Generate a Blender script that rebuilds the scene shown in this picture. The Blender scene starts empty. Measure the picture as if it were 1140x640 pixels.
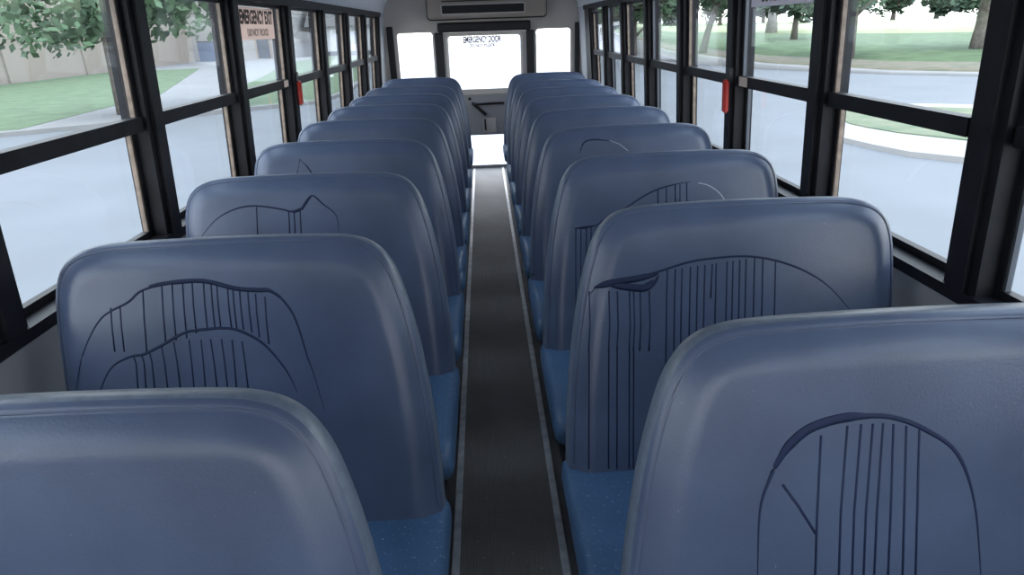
import bpy, bmesh, math, random
from mathutils import Vector, Matrix
random.seed(7)
C = bpy.context.scene.collection
sc = bpy.context.scene

# ------------------------------------------------------------------ helpers
def link(name, bm, mat, parent=None, smooth=False):
    me = bpy.data.meshes.new(name)
    bmesh.ops.recalc_face_normals(bm, faces=bm.faces[:])
    bm.to_mesh(me); bm.free()
    if smooth:
        for p in me.polygons: p.use_smooth = True
    for m in (mat if isinstance(mat, (list, tuple)) else [mat]): me.materials.append(m)
    o = bpy.data.objects.new(name, me); C.objects.link(o)
    if parent: o.parent = parent
    return o

def smooth_angle(o, deg=35):
    me = o.data
    for p in me.polygons: p.use_smooth = True
    try: me.set_sharp_from_angle(angle=math.radians(deg))
    except Exception: pass
    return o

def box(bm, x0, x1, y0, y1, z0, z1):
    vs = [bm.verts.new((x, y, z)) for x in (x0, x1) for y in (y0, y1) for z in (z0, z1)]
    for f in ((0,1,3,2),(4,6,7,5),(0,4,5,1),(2,3,7,6),(0,2,6,4),(1,5,7,3)):
        bm.faces.new([vs[i] for i in f])
    return vs

def rbox(bm, x0, x1, y0, y1, z0, z1, r, seg=3):
    b = bmesh.new(); box(b, x0, x1, y0, y1, z0, z1)
    bmesh.ops.recalc_face_normals(b, faces=b.faces[:])
    bmesh.ops.bevel(b, geom=b.edges[:], offset=r, segments=seg, affect='EDGES', profile=0.5)
    merge(bm, b)

def merge(bm, b, mtx=None):
    mp = {}
    for v in b.verts: mp[v] = bm.verts.new(mtx @ v.co if mtx else v.co)
    for f in b.faces:
        try:
            g = bm.faces.new([mp[v] for v in f.verts]); g.material_index = f.material_index
        except ValueError: pass
    b.free()

def tube(bm, pts, r, n=8, rs=None):
    pts = [Vector(p) for p in pts]; rings = []
    for i, p in enumerate(pts):
        d = (pts[min(i+1, len(pts)-1)] - pts[max(i-1, 0)]).normalized()
        a = Vector((0,0,1)) if abs(d.z) < .9 else Vector((1,0,0))
        u = d.cross(a).normalized(); v = d.cross(u)
        rr = rs[i] if rs else r
        rings.append([bm.verts.new(p + u*math.cos(2*math.pi*k/n)*rr + v*math.sin(2*math.pi*k/n)*rr) for k in range(n)])
    for a, b in zip(rings, rings[1:]):
        for k in range(n): bm.faces.new((a[k], a[(k+1)%n], b[(k+1)%n], b[k]))
    bm.faces.new(rings[0][::-1]); bm.faces.new(rings[-1])

def spline(pts, sub=6):
    out = []; n = len(pts)
    for i in range(n-1):
        p0, p1, p2, p3 = pts[max(i-1,0)], pts[i], pts[i+1], pts[min(i+2,n-1)]
        for s in range(sub):
            t = s/sub
            out.append(tuple(.5*((2*b)+(c-a)*t+(2*a-5*b+4*c-d)*t*t+(-a+3*b-3*c+d)*t**3) for a,b,c,d in zip(p0,p1,p2,p3)))
    out.append(tuple(pts[-1])); return out

def tag(o, label=None, cat=None, group=None, kind=None):
    if label: o['label'] = label
    if cat: o['category'] = cat
    if group: o['group'] = group
    if kind: o['kind'] = kind
    return o

def empty(name, loc=(0,0,0), label=None, cat=None, group=None, kind=None):
    o = bpy.data.objects.new(name, None); C.objects.link(o); o.location = loc
    o.empty_display_size = .1
    return tag(o, label, cat, group, kind)

def struct(name, bm, mat, label, cat, smooth=False):
    o = link(name, bm, mat, None, smooth); return tag(o, label, cat, None, 'structure')

# ------------------------------------------------------------------ materials
def mat(name, col, rough=.5, metal=0., spec=.5, bump=None, var=None, extra=None):
    """bump=(scale,strength[,dist]); var=(scale,amount): tone mottling of the stuff itself"""
    m = bpy.data.materials.new(name); m.use_nodes = True
    nt = m.node_tree; b = nt.nodes['Principled BSDF']
    b.inputs['Base Color'].default_value = (*col, 1); b.inputs['Roughness'].default_value = rough
    b.inputs['Metallic'].default_value = metal; b.inputs['Specular IOR Level'].default_value = spec
    tc = nt.nodes.new('ShaderNodeTexCoord')
    if var:
        n = nt.nodes.new('ShaderNodeTexNoise'); n.inputs['Scale'].default_value = var[0]; n.inputs['Detail'].default_value = 6
        nt.links.new(tc.outputs['Object'], n.inputs['Vector'])
        r = nt.nodes.new('ShaderNodeValToRGB')
        r.color_ramp.elements[0].position = .32; r.color_ramp.elements[1].position = .68
        lo = var[2] if len(var) > 2 else tuple(c*(1-var[1]) for c in col)
        hi = tuple(min(1, c*(1+var[1])) for c in col)
        r.color_ramp.elements[0].color = (*lo, 1); r.color_ramp.elements[1].color = (*hi, 1)
        nt.links.new(n.outputs['Fac'], r.inputs['Fac']); nt.links.new(r.outputs['Color'], b.inputs['Base Color'])
    if bump:
        n = nt.nodes.new('ShaderNodeTexNoise'); n.inputs['Scale'].default_value = bump[0]; n.inputs['Detail'].default_value = 4
        nt.links.new(tc.outputs['Object'], n.inputs['Vector'])
        bp = nt.nodes.new('ShaderNodeBump'); bp.inputs['Strength'].default_value = bump[1]
        bp.inputs['Distance'].default_value = bump[2] if len(bump) > 2 else .002
        nt.links.new(n.outputs['Fac'], bp.inputs['Height']); nt.links.new(bp.outputs['Normal'], b.inputs['Normal'])
    return m

def vinyl(name, col, rough, speck):
    m = mat(name, col, rough, bump=(260, .28, .0012))
    nt = m.node_tree; b = nt.nodes['Principled BSDF']
    tc = [n for n in nt.nodes if n.type == 'TEX_COORD'][0]
    n1 = nt.nodes.new('ShaderNodeTexNoise'); n1.inputs['Scale'].default_value = 5; n1.inputs['Detail'].default_value = 5
    nt.links.new(tc.outputs['Object'], n1.inputs['Vector'])
    r1 = nt.nodes.new('ShaderNodeValToRGB'); e = r1.color_ramp.elements
    e[0].position, e[1].position = .3, .72
    e[0].color = (*[c*.85 for c in col], 1); e[1].color = (*[c*1.15+.004 for c in col], 1)
    nt.links.new(n1.outputs['Fac'], r1.inputs['Fac'])
    n2 = nt.nodes.new('ShaderNodeTexNoise'); n2.inputs['Scale'].default_value = 130; n2.inputs['Detail'].default_value = 2
    nt.links.new(tc.outputs['Object'], n2.inputs['Vector'])
    r2 = nt.nodes.new('ShaderNodeValToRGB'); r2.color_ramp.elements[0].position = .765 - .145*speck; r2.color_ramp.elements[1].position = .84
    nt.links.new(n2.outputs['Fac'], r2.inputs['Fac'])
    mx = nt.nodes.new('ShaderNodeMixRGB'); mx.inputs['Color2'].default_value = (.30, .38, .48, 1)
    nt.links.new(r2.outputs['Color'], mx.inputs['Fac']); nt.links.new(r1.outputs['Color'], mx.inputs['Color1'])
    nt.links.new(mx.outputs['Color'], b.inputs['Base Color'])
    return m

def glass_mat(name, tint=(.95, .97, .96), haze=.0):
    m = bpy.data.materials.new(name); m.use_nodes = True; nt = m.node_tree
    nt.nodes.remove(nt.nodes['Principled BSDF']); out = nt.nodes['Material Output']
    tr = nt.nodes.new('ShaderNodeBsdfTransparent'); tr.inputs['Color'].default_value = (*tint, 1)
    gl = nt.nodes.new('ShaderNodeBsdfGlossy'); gl.inputs['Roughness'].default_value = .01
    lw = nt.nodes.new('ShaderNodeLayerWeight'); lw.inputs['Blend'].default_value = .5
    pw_ = nt.nodes.new('ShaderNodeMath'); pw_.operation = 'POWER'; pw_.inputs[1].default_value = 5
    ml = nt.nodes.new('ShaderNodeMath'); ml.operation = 'MULTIPLY_ADD'; ml.inputs[1].default_value = .9; ml.inputs[2].default_value = .04; ml.use_clamp = True
    mx = nt.nodes.new('ShaderNodeMixShader')
    nt.links.new(lw.outputs['Facing'], pw_.inputs[0]); nt.links.new(pw_.outputs[0], ml.inputs[0]); nt.links.new(ml.outputs[0], mx.inputs['Fac'])
    nt.links.new(tr.outputs[0], mx.inputs[1]); nt.links.new(gl.outputs[0], mx.inputs[2])
    last = mx
    if haze:
        tl = nt.nodes.new('ShaderNodeBsdfTranslucent'); tl.inputs['Color'].default_value = (.9, .92, .95, 1)
        m2 = nt.nodes.new('ShaderNodeMixShader'); m2.inputs['Fac'].default_value = haze
        nt.links.new(mx.outputs[0], m2.inputs[1]); nt.links.new(tl.outputs[0], m2.inputs[2]); last = m2
    nt.links.new(last.outputs[0], out.inputs['Surface'])
    return m

M = {}
M['back'] = vinyl('seat_vinyl', (.068, .094, .162), .31, .0)
M['cush'] = vinyl('cushion_vinyl', (.052, .115, .220), .42, 1.0)
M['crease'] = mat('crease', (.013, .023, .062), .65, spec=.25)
M['scratch'] = mat('scratch', (.42, .47, .55), .5)
M['worn'] = mat('worn_highlight_edge', (.115, .145, .195), .38, bump=(300, .4, .001), var=(70, .14))  # edge wear, brightened so the colour also carries the edge highlights
M['steel'] = mat('black_steel', (.012, .012, .014), .45, bump=(120, .15))
M['frame'] = mat('black_frame', (.010, .010, .014), .5, spec=.3, bump=(60, .2), var=(12, .4))
M['tan'] = mat('weathered_lit_edge', (.25, .19, .15), .6, var=(30, .3))  # weathered tan; on the sashes it also paints in sunlit reveals
M['alu'] = mat('grey_sash_edge', (.10, .11, .13), .45, .3)
M['strip'] = mat('aluminium_strip', (.88, .90, .92), .3, .4, bump=(90, .25), var=(25, .25))
M['wall'] = mat('painted_wall', (.34, .34, .35), .5, bump=(40, .08), var=(3, .06))
M['rear'] = mat('rear_wall_paint', (.68, .63, .58), .5, bump=(40, .08), var=(3, .05))
M['pale'] = mat('pale_trim', (.62, .65, .70), .5)
M['doorp'] = mat('door_paint', (.42, .41, .42), .5, bump=(40, .1))
M['pad'] = mat('black_pad', (.010, .010, .014), .5, bump=(150, .3))
M['red'] = mat('red_plastic', (.55, .03, .02), .4)
def sticker(name, col):
    m = bpy.data.materials.new(name); m.use_nodes = True; nt = m.node_tree; nt.nodes.remove(nt.nodes['Principled BSDF'])
    a = nt.nodes.new('ShaderNodeBsdfDiffuse'); b = nt.nodes.new('ShaderNodeBsdfTranslucent'); x = nt.nodes.new('ShaderNodeMixShader'); x.inputs[0].default_value = .6
    a.inputs[0].default_value = b.inputs[0].default_value = (*col, 1)
    nt.links.new(a.outputs[0], x.inputs[1]); nt.links.new(b.outputs[0], x.inputs[2]); nt.links.new(x.outputs[0], nt.nodes['Material Output'].inputs[0]); return m
M['film'] = sticker('sticker_film', (.80, .68, .62)); M['filmw'] = sticker('sticker_film_white', (.50, .48, .51))
M['decal'] = mat('decal_pink', (.80, .66, .58), .6, var=(20, .08))
M['decalw'] = mat('decal_clear', (.75, .75, .75), .6)
M['ink'] = mat('dark_ink', (.07, .045, .04), .6)
M['inkl'] = mat('pale_ink', (.50, .36, .30), .6)
M['rubber'] = mat('floor_rubber', (.085, .083, .082), .5, bump=(200, .3), var=(6, .3))
M['glass'] = glass_mat('window_glass')
M['rglass'] = glass_mat('rear_glass', (.98, .98, .98), .10)
M['ceil'] = mat('ceiling_panel', (.90, .90, .92), .45, bump=(45, .9, .01))
M['acb'] = mat('vent_housing', (.50, .42, .35), .45)
M['conc'] = mat('concrete', (.185, .185, .185), .85, bump=(8, .2), var=(.6, .08))
M['conc2'] = mat('pale_concrete', (.27, .265, .26), .85, bump=(8, .2), var=(.6, .06))
M['lot'] = mat('sun_tone_lot', (.36, .365, .375), .85, var=(.3, .03))  # sunlight on the ground behind the bus, painted as a paler colour
M['road'] = mat('asphalt', (.128, .137, .149), .85, bump=(30, .2), var=(.5, .07))
M['grass'] = mat('grass', (.085, .128, .066), .9, bump=(12, .4, .03), var=(1.2, .22))
M['igrass'] = mat('dry_island_grass', (.125, .130, .085), .9, bump=(12, .4, .03), var=(1.6, .25, (.075, .115, .06)))
M['dry'] = mat('dry_verge', (.125, .105, .08), .9, var=(1.5, .2, (.085, .09, .055)))
M['sungrass'] = mat('sun_tone_meadow', (.30, .33, .20), .9, var=(.4, .12))  # sunlight on the far grass is put into this lighter colour
M['bark'] = mat('bark', (.12, .105, .09), .9, bump=(14, .8, .03), var=(6, .3))
M['barkp'] = mat('pale_bark', (.30, .29, .29), .9, bump=(14, .8, .03), var=(6, .2))
M['leaf'] = mat('leaves', (.05, .095, .045), .7, var=(.9, .45))
M['leafd'] = mat('dark_leaves', (.038, .075, .042), .7, var=(.9, .45))
M['stucco'] = mat('beige_stucco', (.235, .205, .175), .85, bump=(6, .2), var=(.4, .05))
M['greyw'] = mat('grey_stucco', (.31, .30, .295), .85, var=(.4, .05))
M['white'] = mat('white_siding', (.55, .57, .60), .7, var=(.5, .03))
M['roof'] = mat('grey_roof', (.13, .13, .13), .8, var=(2, .12))
M['bluem'] = mat('blue_painted_steel', (.06, .09, .16), .5)
M['darkg'] = mat('dark_pane', (.04, .05, .07), .15)

def rib_mat():
    m = mat('ribbed_runner', (.022, .021, .020), .42)
    nt = m.node_tree; b = nt.nodes['Principled BSDF']; tc = [n for n in nt.nodes if n.type == 'TEX_COORD'][0]
    w = nt.nodes.new('ShaderNodeTexWave'); w.bands_direction = 'X'; w.inputs['Scale'].default_value = 42
    nt.links.new(tc.outputs['Object'], w.inputs['Vector'])
    bp = nt.nodes.new('ShaderNodeBump'); bp.inputs['Strength'].default_value = .55; bp.inputs['Distance'].default_value = .003
    nt.links.new(w.outputs['Fac'], bp.inputs['Height']); nt.links.new(bp.outputs['Normal'], b.inputs['Normal'])
    n = nt.nodes.new('ShaderNodeTexNoise'); n.inputs['Scale'].default_value = 95; n.inputs['Detail'].default_value = 1
    nt.links.new(tc.outputs['Object'], n.inputs['Vector'])
    r = nt.nodes.new('ShaderNodeValToRGB'); r.color_ramp.elements[0].position = .735; r.color_ramp.elements[1].position = .775
    nt.links.new(n.outputs['Fac'], r.inputs['Fac'])
    n3 = nt.nodes.new('ShaderNodeTexNoise'); n3.inputs['Scale'].default_value = 4; n3.inputs['Detail'].default_value = 5
    nt.links.new(tc.outputs['Object'], n3.inputs['Vector'])
    r3 = nt.nodes.new('ShaderNodeValToRGB'); r3.color_ramp.elements[0].color = (.16, .148, .135, 1); r3.color_ramp.elements[1].color = (.33, .31, .29, 1)
    nt.links.new(n3.outputs['Fac'], r3.inputs['Fac'])
    mx = nt.nodes.new('ShaderNodeMixRGB'); mx.inputs['Color2'].default_value = (.5, .5, .5, 1)
    nt.links.new(r.outputs['Color'], mx.inputs['Fac']); nt.links.new(r3.outputs['Color'], mx.inputs['Color1'])
    nt.links.new(mx.outputs['Color'], b.inputs['Base Color'])
    return m
M['runner'] = rib_mat()

# ------------------------------------------------------------------ camera
F, PITCH, YAW, ROLL, H, CX = 720., .3815, .0317, -.0344, 1.4536, -.0099
cp, sp, cy, sy = math.cos(PITCH), math.sin(PITCH), math.cos(YAW), math.sin(YAW)
fwd = Vector((sy*cp, cy*cp, -sp)); right = Vector((cy, -sy, 0)); up = right.cross(fwd)
r2 = math.cos(ROLL)*right + math.sin(ROLL)*up; u2 = -math.sin(ROLL)*right + math.cos(ROLL)*up
O = Vector((CX, 0, H))
cam = bpy.data.cameras.new('camera'); cam.sensor_width = 36; cam.lens = 36*F/1140; cam.clip_start = .02; cam.clip_end = 1000
co = bpy.data.objects.new('camera', cam); C.objects.link(co)
mw = Matrix.Identity(4)
for i in range(3): mw[i][0], mw[i][1], mw[i][2], mw[i][3] = r2[i], u2[i], -fwd[i], O[i]
co.matrix_world = mw; sc.camera = co
def ray_dir(x, y): return fwd*F + (x-570)*r2 - (y-320)*u2
def on_plane(x, y, p, n):                       # where a measured sight line meets a surface of the place
    d = ray_dir(x, y); n = Vector(n); t = (Vector(p)-O).dot(n)/d.dot(n); return O + d*t

# ------------------------------------------------------------------ bus shell
YR, YF = 7.28, -2.4
W, ZM, TAU = 1.03, 1.2239, .0597
SILL, HEAD = .87, 1.595
def wx(z): return W - TAU*(z-ZM)
def wbox(bm, s, y0, y1, z0, z1, d0, d1):        # a bar in the leaning plane of a side wall, d = outward depth
    vs = []
    for d in (d0, d1):
        for y in (y0, y1):
            for z in (z0, z1): vs.append(bm.verts.new((s*(wx(z)+d), y, z)))
    for f in ((0,1,3,2),(4,6,7,5),(0,4,5,1),(2,3,7,6),(0,2,6,4),(1,5,7,3)): bm.faces.new([vs[i] for i in f])

bm = bmesh.new(); box(bm, -1.08, 1.08, YF, YR+.05, -.09, 0)
struct('floor', bm, M['rubber'], 'dark rubber bus floor under the seats', 'floor')
bm = bmesh.new(); box(bm, -.1445, .1525, YF, YR-.03, .0, .004)
tag(link('aisle_runner', bm, M['runner']), 'black ribbed rubber runner along the bus aisle', 'floor mat', kind='structure')
for i, (x0, x1) in enumerate(((-.167, -.1435), (.1515, .175))):
    bm = bmesh.new(); rbox(bm, x0, x1, YF, YR-.03, 0, .0075, .003, 2)
    side = ('left', 'right')[i]
    struct('trim_%d' % (i+1), bm, M['strip'], 'worn aluminium strip along the %s edge of the aisle runner' % side, 'floor trim')

for s, nm in ((-1, 'left'), (1, 'right')):
    bm = bmesh.new()
    wbox(bm, s, YF, YR, 0, SILL-.03, .0, .06)
    struct('wall_'+nm, bm, M['wall'], 'grey painted metal side wall below the %s bus windows' % nm, 'wall')
    bm = bmesh.new(); wbox(bm, s, YF, 7.0 if s < 0 else 6.85, SILL-.03, SILL, -.012, .06)
    struct('trim_%d' % (3 if s < 0 else 6), bm, M['frame'], 'black sill rail under the %s bus windows' % nm, 'window sill')
    bm = bmesh.new(); wbox(bm, s, YF, 7.0 if s < 0 else 6.85, HEAD, 1.635, -.012, .06)
    struct('trim_%d' % (4 if s < 0 else 7), bm, M['frame'], 'black header rail over the %s bus windows' % nm, 'window header')
    bm = bmesh.new(); wbox(bm, s, 7.0 if s < 0 else 6.85, YR, SILL-.03, 1.635, 0, .06)
    struct('trim_%d' % (5 if s < 0 else 8), bm, M['pale'], 'pale metal corner panel behind the last %s window' % nm, 'wall panel')

# ceiling: curved section swept along the bus
sec = [(-1.003, 1.632), (-.992, 1.69), (-.94, 1.765), (-.84, 1.83), (-.66, 1.875), (-.35, 1.905), (0, 1.915)]
sec = sec + [(-x, z) for x, z in sec[-2::-1]]
sec = spline(sec, 4)
bm = bmesh.new()
a = [[bm.verts.new((x*k, y, z+dz)) for (x, z) in sec] for y in (YF, YR) for k, dz in ((1, 0), (1.03, .05))]
n = len(sec)
for i in range(n-1):
    bm.faces.new((a[0][i], a[2][i], a[2][i+1], a[0][i+1])); bm.faces.new((a[1][i], a[1][i+1], a[3][i+1], a[3][i]))
    bm.faces.new((a[0][i], a[0][i+1], a[1][i+1], a[1][i])); bm.faces.new((a[2][i], a[3][i], a[3][i+1], a[2][i+1]))
for i in (0, n-1): bm.faces.new((a[0][i], a[1][i], a[3][i], a[2][i]))
o = struct('ceiling', bm, M['ceil'], 'white dimpled metal bus ceiling curving down to the windows', 'ceiling'); smooth_angle(o, 30)

# rear wall with openings, as a grid of slabs
def slab_wall(bm, xs, zs, holes, y0, y1):
    for i in range(len(xs)-1):
        for j in range(len(zs)-1):
            cx_, cz_ = (xs[i]+xs[i+1])/2, (zs[j]+zs[j+1])/2
            if any(h[0] < cx_ < h[1] and h[2] < cz_ < h[3] for h in holes): continue
            box(bm, xs[i], xs[i+1], y0, y1, zs[j], zs[j+1])
    bmesh.ops.remove_doubles(bm, verts=bm.verts[:], dist=1e-5)
    seen = {}
    for f in bm.faces[:]:
        k = tuple(sorted(v.index for v in f.verts)) if False else tuple(sorted((round(v.co.x,4), round(v.co.y,4), round(v.co.z,4)) for v in f.verts))
        seen.setdefault(k, []).append(f)
    kill = [f for fs in seen.values() if len(fs) > 1 for f in fs]
    bmesh.ops.delete(bm, geom=kill, context='FACES')
WL = (-.90, -.508, .86, 1.447); WR = (.552, .940, .86, 1.447); DR = (-.41, .46, 0, 1.425)
bm = bmesh.new()
slab_wall(bm, [-1.08, WL[0], WL[1], DR[0], DR[1], WR[0], WR[1], 1.08], [0, .86, 1.425, 1.447, 1.95], [WL, WR, DR], YR, YR+.05)
struct('wall_rear', bm, M['rear'], 'grey rear wall of the bus around the emergency door', 'wall')
bm = bmesh.new()
slab_wall(bm, [-1.08, -.95, .95, 1.08], [0, .8, 1.6, 1.95], [(-.95, .95, .8, 1.6)], YF-.05, YF)
struct('wall_front', bm, M['rear'], 'front wall of the bus below and above the windscreen', 'wall')

def loop_frame(bm, x0, x1, z0, z1, w, y0, y1, r=.03):
    """rounded rectangular frame"""
    def rr(x0, x1, z0, z1, r):
        pts = []
        for (cx_, cz_, a0) in ((x1-r, z1-r, 0), (x0+r, z1-r, 90), (x0+r, z0+r, 180), (x1-r, z0+r, 270)):
            for k in range(6):
                t = math.radians(a0+18*k); pts.append((cx_+r*math.cos(t), cz_+r*math.sin(t)))
        return pts
    A, B = rr(x0-w, x1+w, z0-w, z1+w, r+w), rr(x0, x1, z0, z1, r)
    vs = [[bm.verts.new((p[0], y, p[1])) for p in P] for P in (A, B) for y in (y0, y1)]
    N = len(A)
    for i in range(N):
        j = (i+1) % N
        bm.faces.new((vs[0][i], vs[0][j], vs[2][j], vs[2][i])); bm.faces.new((vs[1][i], vs[3][i], vs[3][j], vs[1][j]))
        bm.faces.new((vs[0][i], vs[1][i], vs[1][j], vs[0][j])); bm.faces.new((vs[2][i], vs[2][j], vs[3][j], vs[3][i]))
for i, (wn, nm) in enumerate(((WL, 'left'), (WR, 'right'))):
    w_ = empty('window_%d' % (i+1), ((wn[0]+wn[1])/2, YR, wn[2]), 'small rear window to the %s of the emergency door' % nm, 'window', None, 'structure')
    off = Vector(w_.location)
    def sub(bm): bmesh.ops.translate(bm, verts=bm.verts[:], vec=-off); return bm
    bm = bmesh.new(); loop_frame(bm, wn[0]+.012, wn[1]-.012, wn[2]+.012, wn[3]-.012, .03, YR-.012, YR+.02)
    link('window_frame', sub(bm), M['rear'], w_)
    bm = bmesh.new(); box(bm, wn[0], wn[1], YR+.022, YR+.027, wn[2], wn[3]); link('glass', sub(bm), M['rglass'], w_)
# emergency door
d = empty('door_1', (.025, YR, 0), 'grey rear emergency door with upper and lower glass panes', 'door', None, 'structure')
off = Vector(d.location)
def sub(bm): bmesh.ops.translate(bm, verts=bm.verts[:], vec=-off); return bm
G1 = (-.372, .408, .845, 1.402); G2 = (-.30, .345, .035, .368)
bm = bmesh.new()
slab_wall(bm, [-.4095, -.372, -.30, .345, .408, .4595], [.004, .035, .368, .845, 1.402, 1.4245], [G1, G2], YR-.02, YR+.03)
link('door_panel', sub(bm), M['doorp'], d)
bm = bmesh.new(); loop_frame(bm, G1[0]+.012, G1[1]-.012, G1[2]+.012, G1[3]-.012, .026, YR-.032, YR-.0205); link('pane_surround', sub(bm), M['rear'], d)
bm = bmesh.new(); box(bm, G1[0], G1[1], YR+.002, YR+.008, G1[2], G1[3]); link('upper_glass', sub(bm), M['rglass'], d)
bm = bmesh.new(); box(bm, G2[0], G2[1], YR+.002, YR+.008, G2[2], G2[3]); link('lower_glass', sub(bm), M['rglass'], d)
bm = bmesh.new(); box(bm, -.41, .46, YR-.03, YR-.0205, .80, .83); link('cross_ledge', sub(bm), M['rear'], d)
def dpt(x, y, dy=-.05): p = on_plane(x, y, (0, YR+dy, 0), (0, 1, 0)); return p
bm = bmesh.new(); tube(bm, [dpt(525.5, 114.5), dpt(531, 119), dpt(541, 128)], .017, 8); link('latch_lever', sub(bm), M['steel'], d, True)
bm = bmesh.new(); tube(bm, [dpt(528, 116, -.04), dpt(540, 115.5, -.045), dpt(550, 114.7, -.045), dpt(561, 114.5, -.04)], .011, 8); link('latch_rod', sub(bm), M['steel'], d, True)
bm = bmesh.new(); tube(bm, [dpt(540, 132.5, -.04), dpt(540.5, 145, -.04)], .009, 8); link('pull_handle', sub(bm), M['steel'], d, True)
bm = bmesh.new(); p = dpt(523, 110, -.035); q = dpt(523, 110, -.0205); tube(bm, [p, q], .016, 12); link('lock_knob', sub(bm), M['steel'], d, True)
bm = bmesh.new(); p = dpt(538, 131, -.0205); q = dpt(553, 147, -.0205); rbox(bm, p.x, q.x, YR-.032, YR-.021, q.z, p.z, .005, 2); link('latch_plate', sub(bm), M['rear'], d)
# black posts, pads and strips at the rear
for i, (x0, x1, z0, z1, lab) in enumerate(((-.500, -.410, 0, 1.43, 'black post on the left of the emergency door'), (.460, .545, 0, 1.43, 'black post on the right of the emergency door'),
        (-.99, -.925, .5, 1.505, 'black upright strip in the left rear corner'), (.972, 1.02, .5, 1.49, 'black upright strip in the right rear corner'))):
    bm = bmesh.new(); rbox(bm, x0, x1, YR-.035, YR, z0, z1, .012, 3); struct('trim_%d' % (9+i), bm, M['pad'], lab, 'door trim')
bm = bmesh.new(); rbox(bm, -.462, .506, YR-.085, YR, 1.4305, 1.523, .02, 4)
tag(link('head_pad', bm, M['pad'], None, True), 'black padded bumper over the emergency door', 'door pad')
# air vent unit above the door
t = empty('air_vent_unit', (.055, YR, 1.56), 'beige vent housing with a dark grille above the emergency door', 'air vent')
off = Vector(t.location)
bm = bmesh.new(); rbox(bm, -.548, .662, YR-.16, YR, 1.562, 1.855, .03, 4); smooth_angle(link('housing', sub(bm), M['acb'], t), 40)
bm = bmesh.new(); loop_frame(bm, -.552, .666, 1.558, 1.89, .012, YR-.025, YR-.001, .03); link('seal', sub(bm), M['pad'], t)
bm = bmesh.new(); loop_frame(bm, -.395, .435, 1.606, 1.682, .012, YR-.175, YR-.161, .004); link('grille_frame', sub(bm), M['rear'], t)
bm = bmesh.new(); box(bm, -.395, .435, YR-.163, YR-.1605, 1.606, 1.682)
for k in range(6): box(bm, -.395, .435, YR-.172, YR-.163, 1.610+k*.0125, 1.614+k*.0125)
link('grille', sub(bm), M['steel'], t)
bm = bmesh.new(); box(bm, -.395, .435, YR-.166, YR-.161, 1.715, 1.727); link('slot', sub(bm), M['steel'], t)

# ------------------------------------------------------------------ side windows
def text_obj(name, body, size, m, parent, mtx, sx=1):
    cu = bpy.data.curves.new(name, 'FONT'); cu.body = body; cu.size = size; cu.align_x = 'CENTER'; cu.align_y = 'CENTER'
    cu.extrude = .0003; cu.offset = size*.04
    cu.materials.append(m); o = bpy.data.objects.new(name, cu); C.objects.link(o); o.parent = parent
    o.matrix_local = mtx @ Matrix.Diagonal((sx, 1, 1, 1)); return o

def side_frame(s, y, z, d, origin):
    """matrix for flat things on a side window, readable from inside"""
    p = Vector((s*(wx(z)+d), y, z)) - origin
    upv = Vector((-s*TAU, 0, 1)).normalized(); xv = Vector((0, 1, 0)) if s < 0 else Vector((0, -1, 0))
    nv = xv.cross(upv)
    m = Matrix.Identity(4)
    for i in range(3): m[i][0], m[i][1], m[i][2], m[i][3] = xv[i], upv[i], nv[i], p[i]
    return m

def flat_card(name, m, parent, w, h, mtx, th=.0006):
    bm = bmesh.new(); box(bm, -w/2, w/2, -h/2, h/2, -th, 0); bmesh.ops.transform(bm, matrix=mtx, verts=bm.verts[:])
    return link(name, bm, m, parent)

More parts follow.
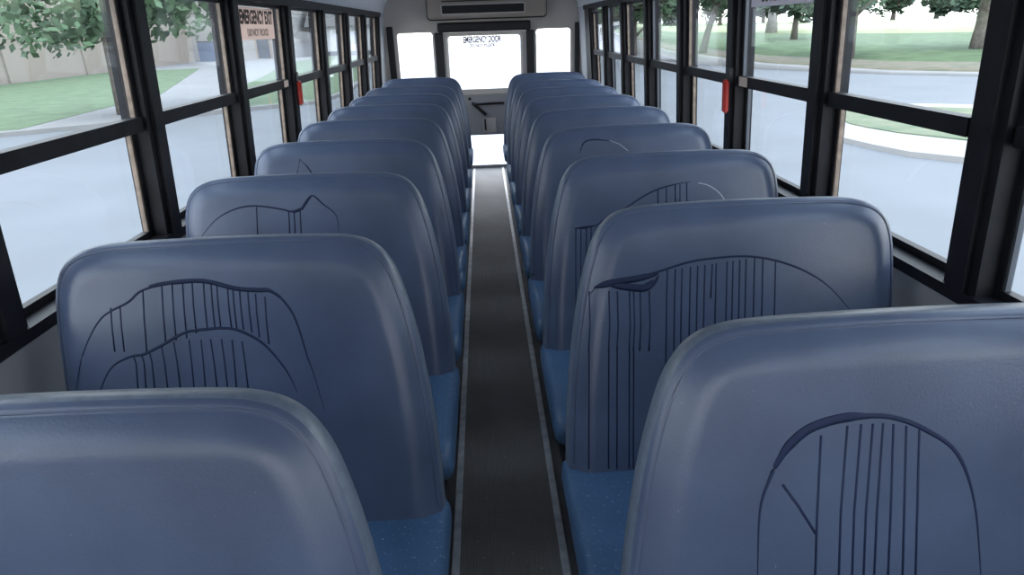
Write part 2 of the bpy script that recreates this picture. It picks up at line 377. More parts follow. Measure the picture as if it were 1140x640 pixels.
ordn = ['first', 'second', 'third', 'fourth', 'fifth', 'sixth', 'seventh', 'eighth', 'ninth', 'tenth', 'eleventh', 'twelfth']
wi, ti = 2, 12
for s, nm, Y0, k0, PW, YE in ((-1, 'left', 2.10, -5, .795, 7.0), (1, 'right', 2.065, -5, .742, 6.85)):
    posts = [Y0+PW*k for k in range(k0, 7)]
    for i, y in enumerate(posts):
        last = i == len(posts)-1
        ti += 1
        bm = bmesh.new(); hw = .052
        wbox(bm, s, y-hw, YE if last else y+hw, SILL, HEAD, .0, .075)
        wbox(bm, s, y-.028, y+.028, SILL, HEAD, -.014, .0)
        struct('trim_%d' % ti, bm, M['frame'], 'black window post, %s from the front on the %s wall' % (ordn[i], nm), 'window post')
        if last: continue
        wi += 1
        y0, y1 = y+hw, posts[i+1]-hw
        org = Vector((s*wx(SILL), (y0+y1)/2, SILL))
        w_ = empty('window_%d' % wi, org, 'split sash bus window, %s from the front in the %s wall' % (ordn[i], nm), 'window', None, 'structure')
        def sub2(bm): bmesh.ops.translate(bm, verts=bm.verts[:], vec=-org); return bm
        gap = .03 if (s > 0 and i == len(posts)-2) else 0
        for (z0, z1, dd, pn) in ((1.20, HEAD-gap, .018, 'upper_sash'), (SILL, 1.225, .042, 'lower_sash')):
            st = .016
            bm = bmesh.new()
            wbox(bm, s, y0, y0+st, z0, z1, dd, dd+.022); wbox(bm, s, y1-st, y1, z0, z1, dd, dd+.022)
            lo = .042 if pn == 'upper_sash' else .02
            wbox(bm, s, y0+st, y1-st, z0, z0+lo, dd-(.012 if pn == 'upper_sash' else 0), dd+.022); wbox(bm, s, y0+st, y1-st, z1-.014, z1, dd, dd+.022)
            sash = link(pn, sub2(bm), M['frame'], w_)
            bm = bmesh.new(); wbox(bm, s, y0+st-.004, y1-st+.004, z0+lo-.004, z1-.010, dd+.010, dd+.014)
            g = link('glass', sub2(bm), M['glass'], sash)
            bm = bmesh.new(); wbox(bm, s, y1-st-.008, y1-st, z0+lo, z1-.014, dd+.004, dd+.017); wbox(bm, s, y0+st, y0+st+.004, z0+lo, z1-.014, dd+.001, dd+.021)
            link('sash_edge', sub2(bm), M['tan'] if s < 0 or i % 2 == 0 else M['alu'], sash)
        if (s < 0 and i == 6):          # emergency exit window on the left
            c1 = (y0+y1)/2
            mx = side_frame(s, c1-.02, 1.508, .026, org); dc = flat_card('exit_sticker', M['film'], w_, .50, .135, mx)
            text_obj('lettering', 'EMERGENCY EXIT', .078, M['ink'], dc, side_frame(s, c1-.02, 1.533, .0255, org), .74)
            text_obj('lettering', 'DO NOT BLOCK', .042, M['inkl'], dc, side_frame(s, c1-.02, 1.470, .0255, org), .95)
            mx = side_frame(s, y1-.075, 1.222, .003, org); flat_card('pull_sticker', M['decal'], w_, .075, .032, mx)
            bm = bmesh.new(); wbox(bm, s, y1+.042, y1+.082, 1.215, 1.27, -.02, -.001); link('lever_mount', sub2(bm), M['steel'], w_)
            bm = bmesh.new(); b2 = bmesh.new(); wbox(b2, s, y1+.046, y1+.078, 1.10, 1.225, -.038, -.016); bmesh.ops.recalc_face_normals(b2, faces=b2.faces[:]); bmesh.ops.bevel(b2, geom=b2.edges[:], offset=.006, segments=2, affect='EDGES'); merge(bm, b2)
            link('release_lever', sub2(bm), M['red'], w_)
        if (s > 0 and i == 5):
            c1 = (y0+y1)/2
            mx = side_frame(s, c1, 1.565, .026, org); dc = flat_card('exit_sticker', M['filmw'], w_, .50, .135, mx)
            text_obj('lettering', 'DO NOT BLOCK', .042, M['ink'], dc, side_frame(s, c1, 1.527, .0255, org), .95)
            text_obj('lettering', 'EMERGENCY EXIT', .078, M['ink'], dc, side_frame(s, c1, 1.59, .0255, org), .74)
            mx = side_frame(s, y1-.075, 1.222, .003, org); flat_card('pull_sticker', M['decal'], w_, .085, .036, mx)
            bm = bmesh.new(); wbox(bm, s, y1+.016, y1+.056, 1.215, 1.27, -.02, -.001); link('lever_mount', sub2(bm), M['steel'], w_)
            bm = bmesh.new(); b2 = bmesh.new(); wbox(b2, s, y1+.020, y1+.052, 1.09, 1.225, -.038, -.016); bmesh.ops.recalc_face_normals(b2, faces=b2.faces[:]); bmesh.ops.bevel(b2, geom=b2.edges[:], offset=.006, segments=2, affect='EDGES'); merge(bm, b2)
            link('release_lever', sub2(bm), M['red'], w_)
# rear door lettering
off = Vector(d.location)
def rear_m(x, z, y): 
    m = Matrix.Identity(4); m[1][1] = 0; m[1][2] = -1; m[2][1] = 1; m[2][2] = 0
    m[0][3], m[1][3], m[2][3] = x-off.x, y-off.y, z-off.z
    m[0] = (1, 0, 0, x-off.x); m[1] = (0, 0, -1, y-off.y); m[2] = (0, 1, 0, z-off.z); return m
text_obj('lettering', 'EMERGENCY DOOR', .088, M['ink'], d, rear_m(-.005, 1.350, YR-.004), .50)
text_obj('lettering', 'DO NOT BLOCK', .045, M['ink'], d, rear_m(-.005, 1.292, YR-.004), .80)

# ------------------------------------------------------------------ seats
P, ZT, ZJ, REC = .67, 1.054, .40, .15
OUT = [(.147, .37), (.150, .45), (.158, .60), (.172, .73), (.192, .85), (.217, .945), (.240, .995), (.270, 1.027), (.312, 1.044), (.38, 1.051), (.56, 1.055), (.79, 1.053),
       (.868, 1.047), (.918, 1.031), (.950, 1.003), (.968, .96), (.976, .90), (.980, .80), (.982, .60), (.982, .45), (.982, .37)]
OUTL = spline(OUT, 4)
def offset_loop(pts, ins):
    n = len(pts); out = []
    for i in range(n):
        a, b = Vector(pts[i-1]), Vector(pts[(i+1) % n]); t = (b-a)
        if t.length < 1e-9: out.append(pts[i]); continue
        t.normalize(); out.append((pts[i][0]+t.y*ins, pts[i][1]-t.x*ins))
    return out
def clean_outline():
    pts = [p for p in OUTL if p[1] > .379]; xl, xr, zb, r = pts[0][0], pts[-1][0], .285, .085
    c = []
    for k in range(0, 9):
        t = math.radians(-k*90/8); c.append((xr-r+r*math.cos(t), zb+r+r*math.sin(t)))
    for k in range(1, 10): c.append((xr-r+(xl+r-(xr-r))*k/10, zb))
    for k in range(0, 9):
        t = math.radians(270-k*90/8); c.append((xl+r+r*math.cos(t), zb+r+r*math.sin(t)))
    return pts + c
SL = REC/(ZT-ZJ)                       # lean of the backrest, metres back per metre up
def back_pt(x, z, dep):                # local: y=0 is the junction line with the cushion at z=ZJ
    nrm = Vector((0, 1, -SL)).normalized()
    return Vector((x, (z-ZJ)*SL, z)) + nrm*dep
def backrest_mesh(s):
    bm = bmesh.new(); base = clean_outline()
    prof = [(.072, -.010), (.066, -.010), (.058, -.0093), (.049, -.0075), (.040, -.0045), (.032, -.0003), (.025, .004), (.0185, .008), (.0145, .0115), (.0125, .0105), (.008, .0145), (.0035, .022), (0, .036), (0, .062), (.008, .084), (.024, .098), (.05, .104)]
    rings = []
    for ins, dep in prof:
        L_ = offset_loop(base, ins)
        rings.append([bm.verts.new(back_pt(x*s, z, dep*(1.15-.35*max(0, min(1, (z-.4)/.65))) if dep > .02 else dep)) for x, z in L_])
    N = len(base)
    for ri, (a, b) in enumerate(zip(rings, rings[1:])):
        for k in range(N):
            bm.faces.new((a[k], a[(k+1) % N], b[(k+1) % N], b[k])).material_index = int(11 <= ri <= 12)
    for R_ in (rings[0], rings[-1]):
        c_ = sum((v.co for v in R_), Vector())/N; prev = R_
        for q in (.8, .5, .2):
            nx = [bm.verts.new(c_.lerp(v.co, q)) for v in R_]
            for k in range(N): bm.faces.new((prev[k], prev[(k+1) % N], nx[(k+1) % N], nx[k]))
            prev = nx
        cv = bm.verts.new(c_)
        for k in range(N): bm.faces.new((prev[k], prev[(k+1) % N], cv))
    return bm
def cushion_mesh(s):
    bm = bmesh.new(); rb = bmesh.new()
    # side section (y forward negative), rounded nose
    secp = [(.06, .405), (0, .404), (-.10, .410), (-.25, .420), (-.36, .424), (-.405, .420), (-.435, .405), (-.450, .380), (-.452, .355), (-.440, .325), (-.40, .312), (-.2, .310), (.06, .310)]
    secp = spline(secp, 3)
    xs = [(.137, .030), (.141, .014), (.150, .004), (.166, 0), (.55, -.006), (.955, 0), (.972, .006), (.980, .02)]
    rings = []
    for x, ins in xs:
        r_ = []
        for y, z in secp:
            zc, yc = .362, -.2
            zz = z - (ins if z > zc else -ins)*(1 if abs(z-zc) > .03 else abs(z-zc)/.03)
            yy = y + (ins if y < yc else 0)*(1 if y < -.38 else 0)
            r_.append(bm.verts.new((x*s, yy, zz)))
        rings.append(r_)
    for a, b in zip(rings, rings[1:]):
        for k in range(len(secp)):
            j = (k+1) % len(secp); bm.faces.new((a[k], a[j], b[j], b[k]))
    bm.faces.new(rings[0]); bm.faces.new(rings[-1][::-1])
    return bm
def ribbon(bm, pts, r, s_lift):
    """raised thin bead following points that lie on the backrest face"""
    tube(bm, pts, r, 6)
bulge = -.0102
def seat_y(side, k):
    kk = 8.45 if k == 8 else k
    return .6895 + (.131 if side > 0 else 0) + kk*P - REC
def xoff(side): return .012 if side > 0 else 0.
desc = {}
protos = {}
def make_seat(side):
    t = empty('bus_seat', (0, 0, 0))
    sm = smooth_angle(link('cushion', cushion_mesh(side), M['cush'], t), 60)
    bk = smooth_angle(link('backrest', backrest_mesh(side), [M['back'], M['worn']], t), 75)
    # worn piping round the front edge of the backrest
    bm = bmesh.new()
    L_ = offset_loop(clean_outline(), .0138)
    tube(bm, [back_pt(x*side, z, .0112) for x, z in L_[:-1] if z > .42], .0019, 6)
    link('piping', bm, M['back'], bk, True)
    # steel underframe, two aisle legs with a foot rail, a wall rail
    bm = bmesh.new()
    for y in (-.40, .03): tube(bm, [(side*.16, y, .300), (side*.97, y, .300)], .0125, 8)
    for x in (.17, .96): tube(bm, [(side*x, -.40, .300), (side*x, .03, .300)], .0125, 8)
    link('seat_frame', bm, M['steel'], t, True)
    for y, y2 in ((-.36, -.39), (.0, .06)):
        bm = bmesh.new(); tube(bm, [(side*.22, y, .295), (side*.22, (y+y2)/2, .15), (side*.22, y2, .012)], .015, 8); link('leg', bm, M['steel'], t, True)
    bm = bmesh.new(); rbox(bm, *sorted((side*.195, side*.245)), -.44, .11, .0005, .014, .004, 2); link('foot_rail', bm, M['steel'], t)
    bm = bmesh.new(); box(bm, *sorted((side*.965, side*1.0)), -.42, .05, .25, .29); link('wall_bracket', bm, M['steel'], t)
    return t
MARK = {}   # (side,row) -> list of (pixel polyline on that backrest, bead radius, material)
def z4(p): return [(140+x/2.371, 130+y/2.371) for x, y in p]
def z6(p): return [(140+x/2.4605, 380+y/2.4605) for x, y in p]
def z5(p): return [(540+x/2.1326, 100+y/2.1326) for x, y in p]
def z7(p): return [(600+x/2.285, 360+y/2.285) for x, y in p]
def z8(p): return [(620+x/3.556, 160+y/3.556) for x, y in p]
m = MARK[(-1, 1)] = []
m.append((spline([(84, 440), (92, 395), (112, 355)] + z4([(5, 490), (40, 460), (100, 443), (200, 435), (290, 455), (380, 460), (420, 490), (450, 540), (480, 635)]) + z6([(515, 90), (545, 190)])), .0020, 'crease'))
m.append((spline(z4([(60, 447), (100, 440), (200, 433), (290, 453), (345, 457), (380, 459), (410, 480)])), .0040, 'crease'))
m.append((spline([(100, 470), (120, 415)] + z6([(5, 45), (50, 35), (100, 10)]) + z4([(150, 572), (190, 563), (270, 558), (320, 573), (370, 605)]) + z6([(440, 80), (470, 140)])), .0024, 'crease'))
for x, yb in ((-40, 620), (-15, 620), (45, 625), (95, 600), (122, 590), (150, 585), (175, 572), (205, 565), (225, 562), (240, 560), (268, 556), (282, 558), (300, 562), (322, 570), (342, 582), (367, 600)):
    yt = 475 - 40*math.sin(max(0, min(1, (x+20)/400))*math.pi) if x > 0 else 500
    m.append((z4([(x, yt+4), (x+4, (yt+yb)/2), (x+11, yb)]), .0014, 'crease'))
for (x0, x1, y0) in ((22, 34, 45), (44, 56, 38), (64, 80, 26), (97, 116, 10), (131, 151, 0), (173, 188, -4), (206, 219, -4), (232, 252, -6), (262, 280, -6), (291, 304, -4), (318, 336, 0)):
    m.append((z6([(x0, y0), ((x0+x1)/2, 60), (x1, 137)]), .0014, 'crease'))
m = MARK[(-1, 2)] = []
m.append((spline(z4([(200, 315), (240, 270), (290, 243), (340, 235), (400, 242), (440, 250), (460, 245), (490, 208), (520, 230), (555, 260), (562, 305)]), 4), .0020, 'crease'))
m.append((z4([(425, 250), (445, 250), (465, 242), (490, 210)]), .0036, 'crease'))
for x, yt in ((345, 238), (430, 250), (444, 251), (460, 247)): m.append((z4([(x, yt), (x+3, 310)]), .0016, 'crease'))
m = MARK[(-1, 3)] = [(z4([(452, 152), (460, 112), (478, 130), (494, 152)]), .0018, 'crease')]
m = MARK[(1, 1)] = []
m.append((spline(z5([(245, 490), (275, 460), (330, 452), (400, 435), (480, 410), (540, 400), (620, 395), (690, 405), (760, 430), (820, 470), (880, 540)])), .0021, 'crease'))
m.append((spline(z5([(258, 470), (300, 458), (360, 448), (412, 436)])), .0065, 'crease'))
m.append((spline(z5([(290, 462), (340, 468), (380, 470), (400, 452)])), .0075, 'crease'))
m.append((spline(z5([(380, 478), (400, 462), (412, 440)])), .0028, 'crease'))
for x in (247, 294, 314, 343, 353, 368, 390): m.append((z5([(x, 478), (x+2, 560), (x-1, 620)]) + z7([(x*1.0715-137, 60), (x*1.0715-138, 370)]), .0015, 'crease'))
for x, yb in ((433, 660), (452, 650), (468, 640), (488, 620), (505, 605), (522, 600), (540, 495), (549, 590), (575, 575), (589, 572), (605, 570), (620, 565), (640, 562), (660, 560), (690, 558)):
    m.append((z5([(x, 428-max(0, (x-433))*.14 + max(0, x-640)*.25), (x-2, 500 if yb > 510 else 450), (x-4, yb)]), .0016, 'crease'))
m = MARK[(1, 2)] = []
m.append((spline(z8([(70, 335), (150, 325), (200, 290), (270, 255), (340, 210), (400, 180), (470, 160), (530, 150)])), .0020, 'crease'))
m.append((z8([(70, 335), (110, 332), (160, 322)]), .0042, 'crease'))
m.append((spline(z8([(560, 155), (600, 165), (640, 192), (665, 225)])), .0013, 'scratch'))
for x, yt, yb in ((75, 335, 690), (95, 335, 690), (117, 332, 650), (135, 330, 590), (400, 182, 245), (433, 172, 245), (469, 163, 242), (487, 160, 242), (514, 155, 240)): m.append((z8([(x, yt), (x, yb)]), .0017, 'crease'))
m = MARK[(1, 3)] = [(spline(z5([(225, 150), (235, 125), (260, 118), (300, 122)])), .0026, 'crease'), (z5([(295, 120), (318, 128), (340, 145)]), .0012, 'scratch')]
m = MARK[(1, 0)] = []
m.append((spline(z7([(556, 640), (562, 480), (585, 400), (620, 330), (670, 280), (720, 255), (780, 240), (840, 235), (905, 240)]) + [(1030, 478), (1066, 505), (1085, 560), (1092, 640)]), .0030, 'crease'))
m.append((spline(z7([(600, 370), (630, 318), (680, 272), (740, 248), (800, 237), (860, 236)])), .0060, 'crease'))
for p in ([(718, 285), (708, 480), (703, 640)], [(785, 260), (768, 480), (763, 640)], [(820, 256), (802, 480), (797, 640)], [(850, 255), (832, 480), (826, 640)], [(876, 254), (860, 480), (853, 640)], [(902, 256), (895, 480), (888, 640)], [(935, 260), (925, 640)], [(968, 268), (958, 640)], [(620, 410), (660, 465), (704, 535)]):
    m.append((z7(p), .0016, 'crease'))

row = ['nearest', 'second', 'third', 'fourth', 'fifth', 'sixth', 'seventh', 'eighth', 'rearmost']
note = {(-1, 0): 'plain unmarked', (-1, 1): 'double-arch creased', (-1, 2): 'peak creased', (-1, 3): 'small-notch creased', (1, 0): 'big-arch creased', (1, 1): 'torn and many-line creased', (1, 2): 'swoop creased', (1, 3): 'lightly scratched'}
for side, nm in ((-1, 'left'), (1, 'right')):
    proto = make_seat(side)
    for k in range(9):
        if k == 0: t = proto
        else:
            t = proto.copy(); C.objects.link(t)
            for ch in list(proto.children):
                if ch.name.startswith('crease'): continue
                c = ch.copy(); C.objects.link(c); c.parent = t
                for g in ch.children:
                    if g.name.startswith(('crease', 'scratch')): continue
                    h = g.copy(); C.objects.link(h); h.parent = c
        t.location = (xoff(side), seat_y(side, k), 0)
        lab = 'blue vinyl bus seat with %s backrest, %s row %s of the aisle' % (note.get((side, k), 'plain'), row[k], nm)
        tag(t, lab, 'bus seat', 'blue bus seats in rows facing the front')
    for k in range(9):
        if (side, k) not in MARK: continue
        t = [o for o in C.objects if o.get('label', '').endswith('%s row %s of the aisle' % (row[k], nm))][0]
        bk = [c for c in t.children if c.name.startswith('backrest')][0]
        y0 = seat_y(side, k); n = Vector((0, 1, -SL)).normalized(); p0 = Vector((0, y0, ZJ)) + n*bulge
        for key, pn in (('crease', 'crease_lines'), ('scratch', 'scratch_lines')):
            bm = bmesh.new(); used = False
            for pts, r, mk in MARK[(side, k)]:
                if mk != key: continue
                P3 = []
                for x, y in pts:
                    q = on_plane(x, y, p0, n) - Vector((xoff(side), y0, 0))
                    if .185 < abs(q.x) < .945 and .41 < q.z < 1.02: P3.append(q - n*.0)
                if len(P3) >= 2:
                    b2 = bmesh.new(); nP = len(P3)-1; tube(b2, P3, r, 6, [r*1.3*(min(1, .25+3.2*min(q/nP, 1-q/nP)) if r > .0019 else 1) for q in range(nP+1)])
                    pp = Vector((0, 0, ZJ)) + n*bulge
                    for v in b2.verts:       # flatten the bead against the vinyl
                        dd = (v.co-pp).dot(n); v.co -= n*(dd*.84)
                    merge(bm, b2); used = True
            if used: link(pn, bm, M[key], bk, True)
            else: bm.free()

# ------------------------------------------------------------------ outside
ZG = -1.0
def poly(name, pts, z, th, m, label, cat, zf=None):
    bm = bmesh.new()
    a = [bm.verts.new((x, y, zf(x, y) if zf else z)) for x, y in pts]; b = [bm.verts.new((x, y, (zf(x, y) if zf else z)-th)) for x, y in pts]
    bm.faces.new(a); bm.faces.new(b[::-1])
    for i in range(len(pts)): j = (i+1) % len(pts); bm.faces.new((a[i], b[i], b[j], a[j]))
    return struct(name, bm, m, label, cat)
bm = bmesh.new(); box(bm, -220, 220, -60, 260, ZG-.3, ZG)
struct('ground', bm, M['road'], 'pale blue grey asphalt around the bus', 'ground')
poly('sun_tone_lot', [(-1.7, 8.8), (1.9, 8.8), (9.5, 60), (13, 92), (33, 250), (-40, 250), (-12.2, 92), (-9.3, 60)], ZG+.012, .01, M['lot'], 'paving behind the bus, sunlight painted in as a bright pale tone', 'paving')
poly('lawn', [(-9.1, 24.0), (-6.4, 26.0), (-6.2, 29.5), (-7.0, 40), (-13.0, 80), (-17.5, 80), (-18.3, 64), (-14.8, 48), (-12.6, 36.5)], ZG+.10, .12, M['grass'], 'green lawn right of the concrete path, left of the bus', 'lawn')
poly('lawn_patch', [(-15.2, 32.4), (-24.2, 59.5), (-31, 58.5), (-31, 8), (-20, 10), (-14, 20)], ZG+.10, .12, M['grass'], 'green lawn between the beige building and the path', 'lawn')
poly('concrete_path', [(-9.1, 24.0), (-12.6, 36.5), (-14.8, 48), (-18.3, 64), (-17.5, 80), (-40, 80), (-31, 58.5), (-24.2, 59.5), (-15.2, 32.4), (-14, 20), (-11.5, 21.5)], ZG+.085, .12, M['conc'], 'pale concrete path leading to the buildings', 'path')
poly('kerb', [(-14.1, 19.4), (-11.5, 21.2), (-9.1, 23.7), (-6.3, 25.8), (-5.95, 29.4), (-6.75, 40), (-12.75, 80), (-13.0, 80), (-7.0, 40), (-6.2, 29.6), (-6.4, 26.1), (-9.2, 24.05), (-11.6, 21.55), (-14.2, 19.8)], ZG+.13, .15, M['conc'], 'concrete kerb along the left lawn', 'kerb')
def zp(x, y): return ZG + .07 + max(0, min(28, math.hypot(x, y)-34))*.040 + max(0, math.hypot(x, y)-62)*.012
def park(name, pts, m, lab, dz=0):
    poly(name, pts, 0, .3, m, lab, 'lawn', lambda x, y: zp(x, y)+dz)
curbR = [(40, 14), (26, 21.5), (18.2, 29.4), (14.8, 35.3), (12.6, 46), (13.5, 60), (17, 90)]
def out(pts, k): return [(x*k, y*k) for x, y in pts]
def strip_between(name, k0, k1, m, lab):
    bm = bmesh.new(); rows_ = []
    for k in (k0, (k0+k1)/2, k1): rows_.append([bm.verts.new((x*k, y*k, zp(x*k, y*k))) for x, y in curbR])
    for a, b in zip(rows_, rows_[1:]):
        for i in range(len(curbR)-1): bm.faces.new((a[i], a[i+1], b[i+1], b[i]))
    base = [bm.verts.new((v.co.x, v.co.y, ZG)) for v in rows_[0]]
    for i in range(len(curbR)-1): bm.faces.new((base[i], base[i+1], rows_[0][i+1], rows_[0][i]))
    struct(name, bm, m, lab, 'lawn', True)
strip_between('street_kerb', .995, 1.02, M['conc'], 'pale kerb along the far side of the street, right of the bus')
strip_between('verge', 1.02, 1.14, M['dry'], 'brown dry verge between the street kerb and the park grass')
strip_between('park_lawn', 1.14, 1.75, M['grass'], 'green park lawn rising beyond the street right of the bus')
strip_between('meadow', 1.75, 3.2, M['sungrass'], 'meadow beyond the park trees, sunlight painted in as pale yellow green')
poly('traffic_island', [(8.75, 17.2), (8.1, 15.6), (7.45, 13.6), (7.6, 12.5), (7.8, 11.7), (8.8, 10.4), (12.5, 8.8), (21, 8.2), (21, 13.5), (15.5, 16.6), (12.3, 18.4), (11, 18.5), (9.7, 18.2)], ZG+.10, .12, M['conc2'], 'pale concrete edge of the grassed island right of the bus', 'kerb')
poly('island_grass', [(9.25, 17.0), (8.75, 16.0), (8.55, 15.2), (8.6, 14.6), (8.8, 13.7), (9.6, 12.3), (13, 10.6), (20, 10), (20, 12.6), (15, 15.5), (12, 17.4), (11.1, 17.7), (10, 17.6)], ZG+.125, .05, M['igrass'], 'dry grass patch on the concrete island right of the bus', 'lawn')

def tree(x, y, z, h, r, tr, label, leafm='leaf', barkm='bark', zc=.62, n=1500, ls=.30, lean=0, name='park_tree', rz=None, group='trees seen through the bus windows'):
    t = empty(name, (x, y, z), label, 'tree', group)
    bm = bmesh.new()
    top = h*zc
    tube(bm, [(0, 0, -.1), (lean*.3, 0, top*.35), (lean*.7, .05, top*.7), (lean, 0, top*1.05)], tr, 9, [tr*1.35, tr, tr*.85, tr*.5])
    for k in range(6):
        a = k*1.05+random.random(); rr = r*.62
        z0 = top*(.55+.08*k); p0 = Vector((lean*.7, 0, z0))
        p2 = p0 + Vector((math.cos(a)*rr, math.sin(a)*rr, h*.14+random.random()*.3)); p1 = p0.lerp(p2, .5) + Vector((0, 0, .25))
        tube(bm, [p0, p1, p2], tr*.4, 6, [tr*.45, tr*.28, tr*.1])
    link('trunk', bm, M[barkm], t, True)
    bm = bmesh.new(); rz = rz or h*.36
    lobes = []
    for k in range(11):
        a = random.random()*6.28; q = random.random()**.5*.68
        lobes.append((Vector((math.cos(a)*q*r+lean, math.sin(a)*q*r, h-rz+(random.random()*2-1)*rz*.62)), .36+.22*random.random()))
    for i in range(n):
        c_, q = random.choice(lobes)
        v = Vector((random.gauss(0, 1), random.gauss(0, 1), random.gauss(0, 1))).normalized()*(.55+.45*random.random())
        p = c_ + Vector((v.x*r*q, v.y*r*q, v.z*rz*q*1.05))
        a = Vector((random.gauss(0, 1), random.gauss(0, 1), random.gauss(0, 1))).normalized(); b = a.orthogonal().normalized()
        s_ = ls*(.6+.8*random.random())
        f = [bm.verts.new(p+a*s_), bm.verts.new(p+b*s_*.5+a*s_*.2), bm.verts.new(p-a*s_), bm.verts.new(p-b*s_*.5+a*s_*.1)]
        bm.faces.new(f)
    link('crown', bm, M[leafm], t)
    return t
def at(x, y, dist):                          # ground point along a measured bearing
    dd = ray_dir(x, y); h_ = math.hypot(dd.x, dd.y); return O.x+dd.x/h_*dist, dd.y/h_*dist
def ptree(px, dist, h, r, tr, label, **kw):
    x, y = at(px, 40, dist); return tree(x, y, zp(x, y)-.05, h, r, tr, label, **kw)
ptree(947, 41, 7.5, 3.4, .26, 'dark-trunked tree near the street kerb, seen by the big window post', zc=.5, n=2200, ls=.22)
ptree(858, 68, 9, 3.6, .42, 'pale-trunked tree on the park lawn, in the window with the white sticker', barkm='barkp', zc=.5, n=1700)
ptree(884, 57, 5.6, 2.3, .22, 'low leafy tree right of the pale-trunked tree', zc=.4, leafm='leafd')
ptree(783, 46, 7.5, 2.6, .20, 'leaning slim tree seen left of the right red lever', lean=.9, zc=.5)
ptree(733, 60, 7, 2.9, .22, 'bushy tree in the fourth window from the red lever towards the rear', zc=.45)
ptree(706, 44, 6.2, 2.6, .2, 'low-crowned bright green tree near the right rear of the bus', zc=.35, n=1900)
ptree(668, 64, 8, 2.4, .25, 'dark tree in the last right side window', leafm='leafd', zc=.4)
ptree(1090, 46, 8, 4, .3, 'spreading tree far right beyond the street', zc=.45)
for i in range(11):
    px = 658 + i*48; ds = 112 if i % 2 else 122
    x, y = at(px, 20, ds)
    tree(x, y, zp(x, y)-.3, 6.4+random.random()*1.2, 3.6, .3, 'dense dark tree in the far treeline beyond the sun-toned meadow', 'leafd', zc=.3, n=1700, ls=.42, rz=3.3, group='far treeline beyond the meadow', name='treeline_tree')
# left side: tree with hanging boughs, buildings
x, y = at(118, 40, 27)
tree(x, y, ZG, 6.6, 4.0, .2, 'leafy tree with drooping boughs before the beige building', zc=.6, n=3600, ls=.17, name='street_tree', rz=2.3)

def building(name, loc, rz, label, cat='building'):
    t = empty(name, loc, label, cat); t.rotation_euler.z = rz; return t
t = building('beige_building', (-31.2, 76, ZG), 0, 'beige stucco building at the end of the left lawn')
bm = bmesh.new(); box(bm, -14, 0, -75, 0, 0, 10); link('wall', bm, M['stucco'], t)
bm = bmesh.new(); box(bm, -14.2, .25, -75.2, .2, 10, 10.4); link('parapet', bm, M['greyw'], t)
for k in range(5):
    bm = bmesh.new(); box(bm, -.02, .12, -12-k*9, -11.6-k*9, 0, 10); link('pilaster', bm, M['stucco'], t)
t = building('grey_building', (-36.0, 80, ZG), 0, 'pale grey building with a dark doorway at the end of the path')
bm = bmesh.new(); box(bm, 0, 14.3, 0, 12, 0, 8.5); link('wall', bm, M['greyw'], t)
bm = bmesh.new(); box(bm, -.2, 14.5, -.5, 12, 8.5, 9.0); link('roof_edge', bm, M['roof'], t)
dd = None
bm = bmesh.new(); box(bm, 10.4, 11.8, -.12, .02, .1, 3.0); df = link('doorway', bm, M['darkg'], t)
bm = bmesh.new(); box(bm, 10.2, 10.4, -.16, .02, .1, 3.2); box(bm, 11.8, 12.0, -.16, .02, .1, 3.2); box(bm, 10.2, 12.0, -.16, .02, 3.0, 3.2); link('door_surround', bm, M['tan'], df)
# dark blue skip with a sloping lid side, by the grey wall
x, y = -25.9, 70.5
t = empty('waste_skip', (-30.9, 76.5, ZG+.085), 'dark blue steel waste skip with a sloping end by the building corner', 'skip')
bm = bmesh.new()
pr = [(0, 0), (3.2, 0), (3.2, .25), (1.5, 1.0), (1.3, 2.0), (0, 2.0)]
A = [bm.verts.new((x_, 0, z_)) for x_, z_ in pr]; B = [bm.verts.new((x_, 1.8, z_)) for x_, z_ in pr]
bm.faces.new(A); bm.faces.new(B[::-1])
for i in range(len(pr)): j = (i+1) % len(pr); bm.faces.new((A[i], A[j], B[j], B[i]))
link('body', bm, M['bluem'], t)
bm = bmesh.new(); box(bm, -.05, 1.35, -.05, 1.85, 2.0, 2.08); link('lid', bm, M['steel'], t)
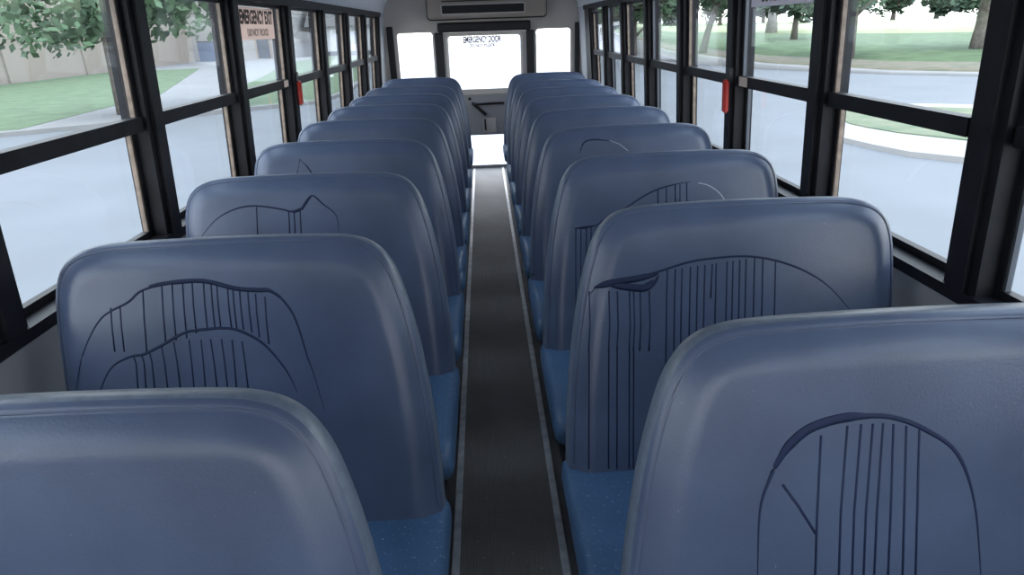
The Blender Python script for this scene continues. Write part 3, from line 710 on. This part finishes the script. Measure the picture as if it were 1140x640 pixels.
# low white house with grey roof
t = building('white_house', (-20.4, 84, ZG), 0, 'low white house with a grey pitched roof beyond the left lawn')
bm = bmesh.new(); box(bm, 0, 8.2, 0, 9, 0, 3.3); link('wall', bm, M['white'], t)
bm = bmesh.new(); box(bm, -.02, 8.22, -.03, 0, 0, .5); link('plinth', bm, M['darkg'], t)
bm = bmesh.new()
A = [bm.verts.new(p) for p in ((-.5, -.6, 3.3), (8.6, -.6, 3.3), (8.6, 4.5, 6.6), (-.5, 4.5, 6.6), (-.5, 9.6, 3.3), (8.6, 9.6, 3.3))]
bm.faces.new((A[0], A[1], A[2], A[3])); bm.faces.new((A[3], A[2], A[5], A[4])); bm.faces.new((A[0], A[3], A[4])); bm.faces.new((A[1], A[5], A[2])); bm.faces.new((A[0], A[4], A[5], A[1]))
link('roof', bm, M['roof'], t)
for k in range(1):
    bm = bmesh.new(); box(bm, 5.2, 6.4, -.05, .02, 1.2, 2.6); link('window', bm, M['darkg'], t)

# ------------------------------------------------------------------ light
w = bpy.data.worlds.new('sky'); sc.world = w; w.use_nodes = True; nt = w.node_tree
bg = nt.nodes['Background']
tc = nt.nodes.new('ShaderNodeTexCoord'); sx = nt.nodes.new('ShaderNodeSeparateXYZ'); nt.links.new(tc.outputs['Generated'], sx.inputs[0])
rp = nt.nodes.new('ShaderNodeValToRGB'); e = rp.color_ramp.elements
e[0].position = 0.; e[0].color = (1., 1., 1., 1); e[1].position = .8; e[1].color = (.70, .84, 1.08, 1)
nt.links.new(sx.outputs['Z'], rp.inputs['Fac']); nt.links.new(rp.outputs['Color'], bg.inputs['Color'])
bg.inputs['Strength'].default_value = 3.8
sun = bpy.data.lights.new('sun', 'SUN'); sun.energy = 2.2; sun.angle = math.radians(25); sun.color = (1, .95, .86)
so = bpy.data.objects.new('sun', sun); C.objects.link(so)
so.rotation_euler = Vector((.15, .45, -1)).to_track_quat('-Z', 'Y').to_euler()

vs = sc.view_settings
sc.display_settings.display_device = 'sRGB'
vs.view_transform = 'Standard'; vs.look = 'None'; vs.gamma = 1; vs.use_curve_mapping = False; vs.exposure = .3
sc.cycles.max_bounces = 10; sc.cycles.diffuse_bounces = 6; sc.cycles.glossy_bounces = 4; sc.cycles.transparent_max_bounces = 24
